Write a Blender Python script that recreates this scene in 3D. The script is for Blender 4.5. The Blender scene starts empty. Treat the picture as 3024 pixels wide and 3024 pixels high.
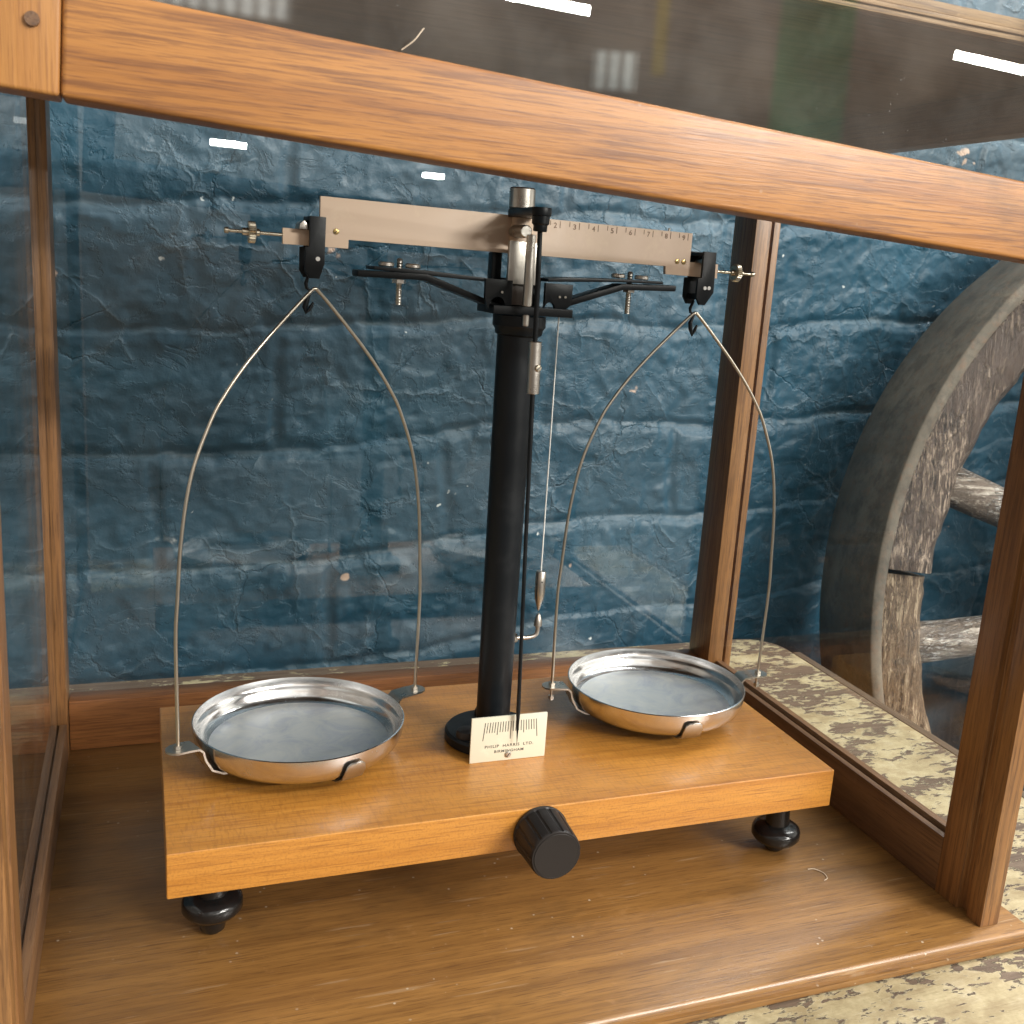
import bpy, bmesh, math, random
from math import pi, sin, cos, radians
from mathutils import Vector, Matrix, noise
random.seed(7)
scn = bpy.context.scene
COL = scn.collection

# ------------------------------------------------------------------ camera
cam_d = bpy.data.cameras.new('camera'); cam = bpy.data.objects.new('camera', cam_d); COL.objects.link(cam)
cam.matrix_world = Matrix.Translation((-0.0063, -0.4258, 0.2504)) @ (
    Matrix.Rotation(-0.3947, 4, 'Z') @ Matrix.Rotation(1.3442, 4, 'X') @ Matrix.Rotation(0.0768, 4, 'Z'))
cam_d.sensor_width = 36; cam_d.lens = 3087.84/3024*36
cam_d.shift_x = -162.0/3024; cam_d.shift_y = 16.1/3024
cam_d.clip_start = 0.01; cam_d.clip_end = 100
cam_d.dof.use_dof = True; cam_d.dof.focus_distance = 0.55; cam_d.dof.aperture_fstop = 40
scn.camera = cam

# ------------------------------------------------------------------ world: the dim room behind the photographer
W = bpy.data.worlds.new('World'); scn.world = W; W.use_nodes = True
wn = W.node_tree.nodes; wl = W.node_tree.links
for n in list(wn): wn.remove(n)
def wmath(op, a, b=None, c=None):
    n = wn.new('ShaderNodeMath'); n.operation = op
    for i, v in enumerate((a, b, c)):
        if v is None: continue
        if isinstance(v, (int, float)): n.inputs[i].default_value = v
        else: wl.new(v, n.inputs[i])
    return n.outputs[0]
tc = wn.new('ShaderNodeTexCoord'); sp = wn.new('ShaderNodeSeparateXYZ'); wl.new(tc.outputs['Generated'], sp.inputs[0])
az = wmath('ARCTAN2', sp.outputs[0], wmath('MULTIPLY', sp.outputs[1], -1))
az = wmath('MULTIPLY', az, 180/pi)
el = wmath('MULTIPLY', wmath('ARCSINE', sp.outputs[2]), 180/pi)
def wbox(a0, a1, e0, e1, s=.35):
    def edge(v, lo, hi):
        x = wmath('MULTIPLY', wmath('SUBTRACT', v, lo), 1/s); x.node.use_clamp = True
        y = wmath('MULTIPLY', wmath('SUBTRACT', hi, v), 1/s); y.node.use_clamp = True
        return wmath('MULTIPLY', x, y)
    return wmath('MULTIPLY', edge(az, a0, a1), edge(el, e0, e1))
ramp = wn.new('ShaderNodeValToRGB'); wl.new(wmath('MULTIPLY_ADD', sp.outputs[2], .5, .5), ramp.inputs[0])
cr = ramp.color_ramp
cr.elements[0].position = .25; cr.elements[0].color = (.07, .05, .04, 1)
cr.elements[1].position = 1.0; cr.elements[1].color = (.95, .94, .90, 1)
for p_, c_ in ((.40, (.08, .068, .058)), (.485, (.20, .165, .14)), (.515, (.42, .38, .34)), (.555, (.62, .53, .44)), (.59, (.95, .79, .63)), (.68, (1.2, 1.08, .95)), (.80, (1.3, 1.26, 1.18))):
    e = cr.elements.new(p_); e.color = (*c_, 1)
col = ramp.outputs[0]
def wstripe(f, per):
    return wmath('MULTIPLY', f, wmath('MULTIPLY_ADD', wmath('SINE', wmath('MULTIPLY', az, 2*pi/per)), .28, .72))
def wmix(base, fac, c):
    m = wn.new('ShaderNodeMix'); m.data_type = 'RGBA'
    wl.new(fac, m.inputs['Factor']); wl.new(base, m.inputs['A']); m.inputs['B'].default_value = (*c, 1)
    return m.outputs['Result']
col = wmix(col, wbox(31.2, 35.2, 2, 30), (.62, .88, .56))           # green hanging
col = wmix(col, wbox(25.0, 26.0, 10, 24), (1.4, 1.1, .55))          # yellow post
col = wmix(col, wstripe(wbox(22.0, 24.6, 9.2, 11.3), .7), (3.0, 3.0, 2.7))       # bright corrugated panel
col = wmix(col, wstripe(wbox(0.5, 7.2, 10.8, 14), .8), (3.3, 3.2, 2.9))
col = wmix(col, wbox(-179, -14, 0, 50, 6), (.42, .36, .30))
col = wmix(col, wbox(55, 95, -2, 26), (1.9, 1.8, 1.65))              # bright end of the room
wnz = wn.new('ShaderNodeTexNoise'); wnz.inputs['Scale'].default_value = 14; wnz.inputs['Detail'].default_value = 5; wl.new(tc.outputs['Generated'], wnz.inputs['Vector'])
wvr = wn.new('ShaderNodeValToRGB'); wl.new(wnz.outputs[0], wvr.inputs[0]); wvr.color_ramp.elements[0].position = .35; wvr.color_ramp.elements[0].color = (.62, .62, .62, 1); wvr.color_ramp.elements[1].position = .65; wvr.color_ramp.elements[1].color = (1.3, 1.3, 1.3, 1)
wmm = wn.new('ShaderNodeMix'); wmm.data_type = 'RGBA'; wmm.blend_type = 'MULTIPLY'; wmm.inputs['Factor'].default_value = 1; wl.new(col, wmm.inputs['A']); wl.new(wvr.outputs[0], wmm.inputs['B']); col = wmm.outputs['Result']
bgn = wn.new('ShaderNodeBackground'); wl.new(col, bgn.inputs[0]); bgn.inputs[1].default_value = 1.12
out = wn.new('ShaderNodeOutputWorld'); wl.new(bgn.outputs[0], out.inputs[0])

# ------------------------------------------------------------------ fluorescent tubes (lamps of the room), plus one added fill lamp
def tube_light(name, loc, target, length, width, power, color=(1, .97, .92)):
    d = bpy.data.lights.new(name, 'AREA'); d.shape = 'RECTANGLE'; d.size = length; d.size_y = width
    d.energy = power; d.color = color
    o = bpy.data.objects.new(name, d); COL.objects.link(o); o.location = loc
    v = Vector(target) - Vector(loc)
    # keep the long side along x
    zax = -v.normalized(); xax = Vector((1, 0, 0)); xax = (xax - zax*xax.dot(zax)).normalized(); yax = zax.cross(xax)
    o.matrix_world = Matrix.Translation(loc) @ Matrix((xax, yax, zax)).transposed().to_4x4()
    return o
tube_light('fluorescent_or_fill_lamp', (2.05, -6.4, 1.9), (.2, 0, 0), 1.15, .06, 38)
tube_light('fluorescent_or_fill_lamp', (5.95, -5.95, 1.9), (.2, 0, 0), 1.2, .06, 38)
tube_light('fluorescent_or_fill_lamp', (1.34, -17.6, 1.9), (.2, 0, 0), .55, .09, 40)
tube_light('fluorescent_or_fill_lamp', (5.18, -19.4, 1.9), (.2, 0, 0), .40, .09, 40)
tube_light('fluorescent_or_fill_lamp', (2.1, -2.0, 1.90), (.15, .1, 0), 1.5, .16, 62, (1, .96, .90))
tube_light('fluorescent_or_fill_lamp', (2.9, -4.0, 1.90), (.15, .1, .1), 1.5, .16, 195, (1, .96, .90))  # added fill lamp, out of view, reaches in through the sash to brighten the beam
tube_light('fluorescent_or_fill_lamp', (1.15, .20, 1.35), (.50, .42, 0), 1.3, .08, 19, (1, .98, .95))

scn.view_settings.view_transform = 'Standard'; scn.view_settings.look = 'None'
scn.view_settings.exposure = 0.0; scn.view_settings.gamma = 1
scn.render.engine = 'CYCLES'
scn.cycles.max_bounces = 10; scn.cycles.transparent_max_bounces = 24; scn.cycles.glossy_bounces = 5
scn.cycles.caustics_reflective = False; scn.cycles.caustics_refractive = False
scn.cycles.sample_clamp_indirect = 4

# ================================================================== materials
class NT:
    def __init__(s, name):
        s.m = bpy.data.materials.new(name); s.m.use_nodes = True; s.t = s.m.node_tree; s.n = s.t.nodes; s.l = s.t.links
        s.b = s.n['Principled BSDF']; s.o = s.n['Material Output']
        s.tc = s.n.new('ShaderNodeTexCoord')
    def link(s, a, b): s.l.new(a, b)
    def map(s, scale=(1, 1, 1), rot=(0, 0, 0), loc=(0, 0, 0), src=None):
        m = s.n.new('ShaderNodeMapping'); m.inputs['Scale'].default_value = scale; m.inputs['Rotation'].default_value = rot
        m.inputs['Location'].default_value = loc; s.link(src or s.tc.outputs['Object'], m.inputs[0]); return m.outputs[0]
    def noise(s, v, scale, detail=4, rough=.55, dist=0., lac=2.0):
        n = s.n.new('ShaderNodeTexNoise'); n.inputs['Scale'].default_value = scale; n.inputs['Detail'].default_value = detail
        n.inputs['Roughness'].default_value = rough; n.inputs['Distortion'].default_value = dist; s.link(v, n.inputs['Vector']); return n
    def vor(s, v, scale, feature='F1', rand=1.):
        n = s.n.new('ShaderNodeTexVoronoi'); n.feature = feature; n.inputs['Scale'].default_value = scale
        n.inputs['Randomness'].default_value = rand; s.link(v, n.inputs['Vector']); return n
    def ramp(s, f, stops, interp='LINEAR'):
        r = s.n.new('ShaderNodeValToRGB'); s.link(f, r.inputs[0]); c = r.color_ramp; c.interpolation = interp
        def cc(x): return (x, x, x, 1) if isinstance(x, (int, float)) else (*x, 1)
        c.elements[0].position = stops[0][0]; c.elements[0].color = cc(stops[0][1])
        c.elements[1].position = stops[-1][0]; c.elements[1].color = cc(stops[-1][1])
        for p, x in stops[1:-1]:
            el_ = c.elements.new(p); el_.color = cc(x)
        return r.outputs[0]
    def math(s, op, a, b=None, c=None, clamp=False):
        n = s.n.new('ShaderNodeMath'); n.operation = op; n.use_clamp = clamp
        for i, v in enumerate((a, b, c)):
            if v is None: continue
            if isinstance(v, (int, float)): n.inputs[i].default_value = v
            else: s.link(v, n.inputs[i])
        return n.outputs[0]
    def mix(s, f, a, b, blend='MIX'):
        m = s.n.new('ShaderNodeMix'); m.data_type = 'RGBA'; m.blend_type = blend
        for k, v in (('Factor', f), ('A', a), ('B', b)):
            if isinstance(v, (int, float)): m.inputs[k].default_value = v
            elif isinstance(v, tuple): m.inputs[k].default_value = (*v, 1)
            else: s.link(v, m.inputs[k])
        return m.outputs['Result']
    def bump(s, h, strength, dist, prev=None):
        b = s.n.new('ShaderNodeBump'); b.inputs['Strength'].default_value = strength; b.inputs['Distance'].default_value = dist
        s.link(h, b.inputs['Height'])
        if prev is not None: s.link(prev, b.inputs['Normal'])
        return b.outputs[0]
    def set(s, **k):
        for a, v in k.items():
            i = s.b.inputs[a.replace('_', ' ')]
            if isinstance(v, (int, float)): i.default_value = v
            elif isinstance(v, tuple): i.default_value = (*v, 1) if len(v) == 3 else v
            else: s.link(v, i)
        return s

def wood(name, light, dark, pore, axis='X', rough=.38, coat=.35, coat_r=.2, seed=0., streak=.5, worn=0., figure=1., fleck=0., dust=0.):
    """varnished wood, grain along one axis"""
    t = NT(name)
    ax = {'X': (.5, 14, 14), 'Y': (14, .5, 14), 'Z': (14, 14, .5)}[axis]
    loc = (seed*1.7, seed*.9, seed*2.3)
    v = t.map(ax, loc=loc)
    band = t.noise(v, 5*figure, 5, .6, 1.2)
    fib = t.noise(t.map(tuple(a*1.6 for a in ax), loc=loc), 26, 6, .7, .3)
    fine = t.noise(t.map({'X': (.8, 22, 22), 'Y': (22, .8, 22), 'Z': (22, 22, .8)}[axis], loc=loc), 60, 3, .6)
    blot = t.noise(t.map((1, 1, 1), loc=loc), 14, 4, .6)
    c = t.ramp(band.outputs[0], [(.30, dark), (.5, tuple((a*.6+b*.4) for a, b in zip(light, dark))), (.68, light)])
    c = t.mix(t.ramp(fib.outputs[0], [(.47, 0.), (.62, min(1, streak*1.5))]), c, pore)
    pores = t.ramp(fine.outputs[0], [(.55, 0.), (.64, .6)])
    c = t.mix(pores, c, pore)
    c = t.mix(t.ramp(blot.outputs[0], [(.35, .22), (.65, 0.)]), c, dark)
    if worn:
        wn_ = t.noise(t.map((1, 1, 1), loc=loc), 60, 6, .7)
        c = t.mix(t.ramp(wn_.outputs[0], [(.62, 0.), (.72, worn)]), c, tuple(min(1, a*1.35+.05) for a in light))
    if fleck:
        fk = t.noise(t.map((5, 1, 5), loc=loc), 170, 2, .55, .3)
        c = t.mix(t.ramp(fk.outputs[0], [(.48, 0.), (.68, fleck)]), c, pore)
    if dust:
        dv = t.vor(t.map((1, 1, 1), loc=loc), 150); dg = t.noise(t.map((1, 1, 1), loc=loc), 18, 4, .7)
        dm = t.math('MULTIPLY', t.ramp(dv.outputs['Distance'], [(.07, 1.), (.12, 0.)]), t.ramp(dg.outputs[0], [(.52, 0.), (.60, dust)]))
        c = t.mix(dm, c, (.55, .47, .36))
        sc = t.noise(t.map((2, 30, 1), rot=(0, 0, .5), loc=loc), 12, 3, .5)
        c = t.mix(t.ramp(sc.outputs[0], [(.66, 0.), (.70, .35)]), c, (.42, .30, .18))
        st = t.noise(t.map((.5, 1, 1), loc=loc), 9, 6, .7, .6)
        c = t.mix(t.ramp(st.outputs[0], [(.50, 0.), (.66, .55)]), c, (.10, .055, .022))
    rr = t.ramp(blot.outputs[0], [(.3, rough-.07), (.7, rough+.1)])
    nb = t.bump(fib.outputs[0], .22, .0006)
    nb = t.bump(fine.outputs[0], .18, .0004, nb)
    t.set(Base_Color=c, Roughness=rr, Normal=nb, Coat_Weight=coat, Coat_Roughness=coat_r)
    return t.m
def metal(name, col, rough, scr=0., aniso_axis=None, metallic=1., nz=1):
    t = NT(name)
    n = t.noise(t.map((1, 1, 1)), 90, 6, .65)
    f = t.noise(t.map((1, 1, 30) if aniso_axis is None else aniso_axis), 160, 3, .6)
    c = t.mix(t.ramp(n.outputs[0], [(.35, 0.), (.7, .5)]), col, tuple(a*.72 for a in col))
    t.set(Base_Color=c, Metallic=metallic, Roughness=t.ramp(n.outputs[0], [(.3, max(.02, rough-.06)), (.7, rough+.1)]))
    if not nz: t.set(Roughness=rough); t.b.inputs['Base Color'].default_value = (*col, 1); t.l.remove(t.b.inputs['Base Color'].links[0]); t.l.remove(t.b.inputs['Roughness'].links[0])
    if scr: t.set(Normal=t.bump(f.outputs[0], scr, .0003))
    return t.m
def paint(name, col, rough, bumpy=.15, scale=350, metallic=0., coat=0., spec=.5):
    t = NT(name)
    n = t.noise(t.map((1, 1, 1)), scale, 4, .6); d = t.noise(t.map((1, 1, 1)), 55, 5, .7)
    c = t.mix(t.ramp(d.outputs[0], [(.55, 0.), (.8, .35)]), col, tuple(min(1, a*1.5+.02) for a in col))
    t.set(Base_Color=c, Roughness=t.ramp(d.outputs[0], [(.3, max(.05, rough-.08)), (.7, rough+.08)]), Metallic=metallic,
          Normal=t.bump(n.outputs[0], bumpy, .0003), Coat_Weight=coat, Specular_IOR_Level=spec)
    return t.m

M = {}
M['sash'] = wood('sash_wood', (.49, .222, .058), (.33, .132, .036), (.15, .062, .030), 'X', .42, .2, .35, seed=1.3, streak=.5, figure=1.2, dust=.25)
M['sash_v'] = wood('sash_stile_wood', (.50, .245, .072), (.39, .170, .046), (.22, .09, .03), 'Z', .40, .3, seed=3.1, streak=.25)
M['case_z'] = wood('case_post_wood', (.33, .165, .058), (.20, .090, .031), (.07, .030, .013), 'Z', .42, .25, seed=2.2, streak=.4)
M['case_x'] = wood('case_rail_wood', (.32, .135, .042), (.20, .075, .024), (.10, .035, .013), 'X', .42, .25, seed=4.2, streak=.4)
M['case_y'] = wood('case_side_rail_wood', (.20, .105, .048), (.115, .058, .027), (.06, .028, .014), 'Y', .45, .2, seed=5.2, streak=.4, worn=.3)
M['floorw'] = wood('case_floor_wood', (.31, .156, .044), (.18, .085, .024), (.075, .032, .013), 'X', .34, .35, .25, seed=6.4, streak=.22, worn=.2, figure=.8, dust=.8)
M['topw'] = wood('case_top_wood', (.21, .135, .085), (.14, .085, .055), (.05, .03, .02), 'X', .6, .0, seed=8.4, streak=.3)
M['edgew'] = wood('case_worn_edge_wood', (.48, .31, .16), (.30, .17, .08), (.10, .05, .03), 'X', .6, .0, seed=9.1, streak=.6, worn=.6)
M['board'] = wood('balance_board_wood', (.63, .290, .054), (.46, .185, .030), (.26, .10, .022), 'X', .33, .6, .22, seed=7.7, streak=.22, figure=.9, fleck=.32)
M['black'] = paint('black_japanned_metal', (.005, .007, .009), .40, .15, 500, spec=.28)
M['black_matte'] = paint('black_plastic', (.018, .015, .014), .45, .12, 900, spec=.35)
M['foot'] = paint('glossy_black_bakelite', (.010, .010, .010), .16, .05, 300)
M['steel'] = metal('brushed_steel', (.56, .53, .48), .30, .12)
M['wire'] = metal('plated_wire', (.56, .51, .43), .30, .0, nz=0)
M['pan'] = metal('stainless_pan_steel', (.76, .76, .76), .19, .0, (1, 1, 1))
M['thread'] = paint('white_thread', (.75, .75, .72), .6, .0)
M['nickel'] = metal('nickel_plate', (.66, .60, .48), .26, .0)
M['beam'] = paint('buff_anodised_beam', (.74, .56, .42), .45, .05, 900)
M['plate'] = paint('ivory_plastic', (.68, .66, .53), .38, .03, 400)
M['ink'] = paint('black_ink', (.03, .028, .025), .6, .0)
M['engrave'] = paint('brown_engraving', (.27, .17, .11), .6, .0)
M['lint'] = paint('pale_lint', (.62, .52, .40), .8, .2)
M['brass'] = metal('brass', (.66, .47, .20), .28, .0)
M['white'] = paint('white_paint', (.8, .8, .78), .5, .0)

def glass_mat(name, tint=(.97, .98, .975), dust=.2, dscale=320):
    t = NT(name)
    geo = t.n.new('ShaderNodeNewGeometry')
    dot = t.n.new('ShaderNodeVectorMath'); dot.operation = 'DOT_PRODUCT'
    t.link(geo.outputs['Incoming'], dot.inputs[0]); t.link(geo.outputs['Normal'], dot.inputs[1])
    c = t.math('ABSOLUTE', dot.outputs['Value'])
    f = t.math('POWER', t.math('SUBTRACT', 1, c, clamp=True), 5)
    f = t.math('MULTIPLY_ADD', f, .955, .045)
    tr = t.n.new('ShaderNodeBsdfTransparent'); tr.inputs[0].default_value = (*tint, 1)
    gl = t.n.new('ShaderNodeBsdfGlossy'); gl.inputs['Roughness'].default_value = .006; gl.inputs[0].default_value = (1, 1, 1, 1)
    mx = t.n.new('ShaderNodeMixShader'); t.link(f, mx.inputs[0]); t.link(tr.outputs[0], mx.inputs[1]); t.link(gl.outputs[0], mx.inputs[2])
    v = t.vor(t.map((1, 1, 1)), dscale); k = t.noise(t.map((1, 1, 1)), 40, 3)
    spot = t.math('MULTIPLY', t.ramp(v.outputs['Distance'], [(.05, 1.), (.10, 0.)]), t.ramp(k.outputs[0], [(.60, 0.), (.66, 1.)]))
    smear = t.noise(t.map((1, 3, 1)), 22, 6, .7)
    film = t.math('MULTIPLY', t.ramp(smear.outputs[0], [(.45, 0.), (.8, 1.)]), .03)
    df = t.n.new('ShaderNodeBsdfDiffuse'); df.inputs[0].default_value = (.75, .74, .70, 1)
    m2 = t.n.new('ShaderNodeMixShader'); t.link(t.math('MAXIMUM', t.math('MULTIPLY', spot, dust), film), m2.inputs[0])
    t.link(mx.outputs[0], m2.inputs[1]); t.link(df.outputs[0], m2.inputs[2])
    t.link(m2.outputs[0], t.o.inputs[0])
    return t.m
M['glass'] = glass_mat('window_glass')

def pan_floor_mat():
    """scuffed satin bottom of the pans"""
    t = NT('scuffed_pan_bottom')
    n = t.noise(t.map((1, 1, 1)), 55, 6, .7, .8); f = t.noise(t.map((1, 1, 1)), 500, 3, .7)
    c = t.ramp(n.outputs[0], [(.32, (.58, .62, .70)), (.50, (.72, .75, .76)), (.68, (.82, .83, .80))])
    t.set(Base_Color=c, Metallic=.72, Roughness=t.ramp(n.outputs[0], [(.3, .28), (.7, .40)]), Normal=t.bump(f.outputs[0], .1, .0002))
    return t.m
M['panfloor'] = pan_floor_mat()

def wall_mat():
    t = NT('painted_brick')
    o = t.tc.outputs['Object']
    w = t.noise(t.map((1, 1, 1)), 9, 4, .6); w2 = t.noise(t.map((1, 1, 1)), 40, 5, .65)
    # warped coordinates so paint ridges meander
    va = t.n.new('ShaderNodeVectorMath'); va.operation = 'MULTIPLY_ADD'
    t.link(w2.outputs['Color'], va.inputs[0]); va.inputs[1].default_value = (.018, .018, .018); t.link(o, va.inputs[2])
    vb = t.n.new('ShaderNodeVectorMath'); vb.operation = 'MULTIPLY_ADD'
    t.link(w.outputs['Color'], vb.inputs[0]); vb.inputs[1].default_value = (.05, .05, .05); t.link(va.outputs[0], vb.inputs[2])
    rid = t.vor(vb.outputs[0], 17, 'DISTANCE_TO_EDGE'); ridge = t.ramp(rid.outputs['Distance'], [(.0, 1.), (.035, .25), (.07, 0.)])
    gate = t.ramp(t.noise(t.map((1, 1, 1.6), loc=(2, 5, 1)), 10, 3).outputs[0], [(.47, 0.), (.60, 1.)])
    ridge = t.math('MULTIPLY', ridge, gate)
    lum = t.noise(t.map((1, 1, 1.5)), 30, 5, .55, .3)
    fine = t.noise(t.map((1, 1, 1)), 260, 5, .6, .3)
    flk = t.noise(t.map((1, 1, 1.3), loc=(7, 1, 3)), 20, 7, .62, .5)
    step = t.ramp(flk.outputs[0], [(.47, 0.), (.495, 1.)])
    mid = t.noise(t.map((1, 1, 1), loc=(3, 3, 3)), 120, 6, .68, .5)
    crk = t.vor(vb.outputs[0], 9, 'DISTANCE_TO_EDGE'); crack = t.math('MULTIPLY', t.ramp(crk.outputs['Distance'], [(.0, 0.), (.012, 1.)]), 1.)
    orange = t.noise(t.map((1, 1, 1)), 150, 3, .55); pits = t.noise(t.map((1, 1, 1), loc=(2, 2, 2)), 60, 4, .55)
    nb = t.bump(lum.outputs[0], .10, .006)
    nb = t.bump(pits.outputs[0], .15, .004, nb)
    nb = t.bump(step, .45, .0012, nb)
    nb = t.bump(ridge, .5, .0018, nb)
    nb = t.bump(t.math('MAXIMUM', crack, t.math('SUBTRACT', 1, gate)), .6, .0014, nb)
    nb = t.bump(orange.outputs[0], .38, .0011, nb)
    nb = t.bump(fine.outputs[0], .30, .0007, nb)
    big = t.noise(t.map((1, 1, 1)), 4.5, 4, .6)
    c = t.ramp(big.outputs[0], [(.3, (.009, .049, .082)), (.55, (.013, .065, .107)), (.75, (.023, .090, .142))])
    c = t.mix(t.math('MULTIPLY', ridge, .18), c, (.15, .21, .25))
    at = t.n.new('ShaderNodeAttribute'); at.attribute_name = 'ledge'
    c = t.mix(t.math('MULTIPLY', at.outputs['Fac'], .35), c, (.20, .26, .28))
    # dusty paint worn along mortar ledges + chips down to plaster
    chip = t.vor(vb.outputs[0], 21); cg = t.noise(t.map((1, 1, 1), loc=(4, 4, 9)), 13, 4, .6)
    cm = t.math('MULTIPLY', t.ramp(chip.outputs['Distance'], [(.10, 1.), (.13, 0.)]), t.ramp(cg.outputs[0], [(.60, 0.), (.62, 1.)]))
    c = t.mix(cm, c, (.50, .36, .28))
    chip2 = t.vor(va.outputs[0], 75); cg2 = t.noise(t.map((1, 1, 1), loc=(1, 8, 2)), 24, 4, .6)
    cm2 = t.math('MULTIPLY', t.ramp(chip2.outputs['Distance'], [(.10, 1.), (.14, 0.)]), t.ramp(cg2.outputs[0], [(.63, 0.), (.66, 1.)]))
    c = t.mix(cm2, c, (.62, .66, .66))
    t.set(Base_Color=c, Roughness=t.ramp(pits.outputs[0], [(.3, .55), (.7, .40)]), Normal=nb, Specular_IOR_Level=.42)
    return t.m
M['wall'] = wall_mat()

def table_mat():
    t = NT('peeling_cream_paint_on_wood')
    g = t.noise(t.map((1.2, 20, 20)), 18, 6, .7, .4)
    wc = t.ramp(g.outputs[0], [(.3, (.080, .053, .036)), (.55, (.150, .105, .072)), (.75, (.23, .17, .12))])
    a = t.noise(t.map((1, 1.5, 1), loc=(.3, .1, 0)), 20, 8, .64, .3)
    b = t.noise(t.map((1, 2.6, 1), loc=(.7, .4, 0)), 78, 7, .68, .4)
    h = t.math('ADD', t.math('MULTIPLY', a.outputs[0], .50), t.math('MULTIPLY', b.outputs[0], .50))
    sx = t.n.new('ShaderNodeSeparateXYZ'); t.link(t.tc.outputs['Object'], sx.inputs[0])
    bk = t.math('MULTIPLY', t.math('SUBTRACT', sx.outputs[1], .345), 2.2, clamp=True)
    h = t.math('SUBTRACT', h, bk)
    mask = t.ramp(h, [(.480, 0.), (.486, 1.)])
    rim = t.ramp(h, [(.475, 0.), (.482, 1.), (.489, 1.), (.503, 0.)])
    pc = t.noise(t.map((1, 1, 1)), 60, 6, .7)
    crack = t.vor(t.map((1, 2, 1)), 75, 'DISTANCE_TO_EDGE')
    cream = t.ramp(pc.outputs[0], [(.3, (.30, .235, .125)), (.55, (.47, .395, .235)), (.75, (.55, .48, .33))])
    stn = t.noise(t.map((1, 2.5, 1), loc=(2, 2, 0)), 30, 6, .7)
    cream = t.mix(t.ramp(stn.outputs[0], [(.46, 0.), (.66, .75)]), cream, (.27, .20, .105))
    c = t.mix(mask, wc, cream)
    c = t.mix(t.math('MULTIPLY', rim, .35), c, (.75, .70, .55))
    nb = t.bump(g.outputs[0], .4, .0012); nb = t.bump(mask, 1., .0020, nb); nb = t.bump(pc.outputs[0], .3, .0008, nb)
    t.set(Base_Color=c, Roughness=.6, Normal=nb)
    return t.m
M['table'] = table_mat()
M['tedge'] = wood('worn_table_edge_wood', (.17, .125, .085), (.10, .072, .05), (.05, .035, .025), 'Y', .6, .0, seed=3.3, worn=.4)

def weathered(name, light, dark, blk, axis, gl=.4, seed=0., rot=(0, 0, 0), flake=.7):
    t = NT(name)
    s = {'X': (.6, 11, 11), 'Y': (11, .6, 11), 'Z': (11, 11, .6)}[axis]
    src = t.tc.outputs['UV'] if axis == 'U' else None
    g = t.noise(t.map(s, rot, (seed, 0, seed)), 16, 7, .72, .5); g2 = t.noise(t.map(s, rot, (seed, 2, 0)), 60, 5, .7, .3)
    b = t.noise(t.map((1, 1, 1), loc=(seed, 0, 0)), 16, 5, .65)
    h = t.math('ADD', t.math('MULTIPLY', g.outputs[0], .6), t.math('MULTIPLY', g2.outputs[0], .4))
    c = t.ramp(h, [(.43, blk), (.47, dark), (.52, dark), (.575, light)])
    c = t.mix(t.ramp(b.outputs[0], [(.48, .0), (.62, .6)]), c, dark)
    ln = t.math('ABSOLUTE', t.math('SUBTRACT', g.outputs[0], .5))
    crk = t.ramp(ln, [(.0, 1.), (.016, 0.)])
    c = t.mix(t.math('MULTIPLY', crk, .85), c, blk)
    fl_ = t.math('MULTIPLY', t.ramp(g2.outputs[0], [(.53, 0.), (.56, 1.)]), t.ramp(b.outputs[0], [(.48, 1.), (.58, 0.)]))
    c = t.mix(t.math('MULTIPLY', fl_, flake), c, tuple(min(1, a_*1.7) for a_ in light))
    nb = t.bump(crk, -1., .006); nb = t.bump(fl_, 1., .0025, nb); nb = t.bump(h, .8, .007, nb)
    t.set(Base_Color=c, Roughness=gl, Normal=nb, Specular_IOR_Level=.6)
    return t.m
M['felloe'] = weathered('weathered_dark_felloe_wood', (.34, .27, .21), (.105, .075, .060), (.02, .015, .012), 'Z', .32, 1., (0, .60, 0))
M['felloe2'] = weathered('weathered_tan_felloe_wood', (.50, .39, .27), (.20, .135, .085), (.03, .02, .015), 'Z', .5, 4., (0, -.30, 0), .15)
M['spoke'] = weathered('weathered_spoke_wood', (.80, .74, .64), (.20, .155, .12), (.035, .028, .022), 'X', .42, 2.)
def tyre_mat():
    t = NT('rusty_iron_tyre')
    a = t.noise(t.map((1, 1, 1)), 14, 6, .65); b = t.noise(t.map((1, 1, 1)), 120, 5, .7)
    c = t.ramp(a.outputs[0], [(.3, (.10, .088, .070)), (.55, (.165, .145, .115)), (.75, (.24, .205, .155))])
    c = t.mix(t.ramp(b.outputs[0], [(.50, 0.), (.66, .6)]), c, (.19, .12, .08))
    pt_ = t.noise(t.map((1, 1, 1)), 38, 6, .75)
    c = t.mix(t.ramp(pt_.outputs[0], [(.48, 0.), (.60, .5)]), c, (.055, .048, .040))
    nb = t.bump(a.outputs[0], .4, .003); nb = t.bump(b.outputs[0], .5, .0012, nb)
    t.set(Base_Color=c, Roughness=.72, Metallic=.0, Normal=nb, Specular_IOR_Level=.35)
    return t.m
M['tyre'] = tyre_mat()
M['floor'] = paint('dark_floor', (.035, .033, .032), .7, .3, 60)

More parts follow.
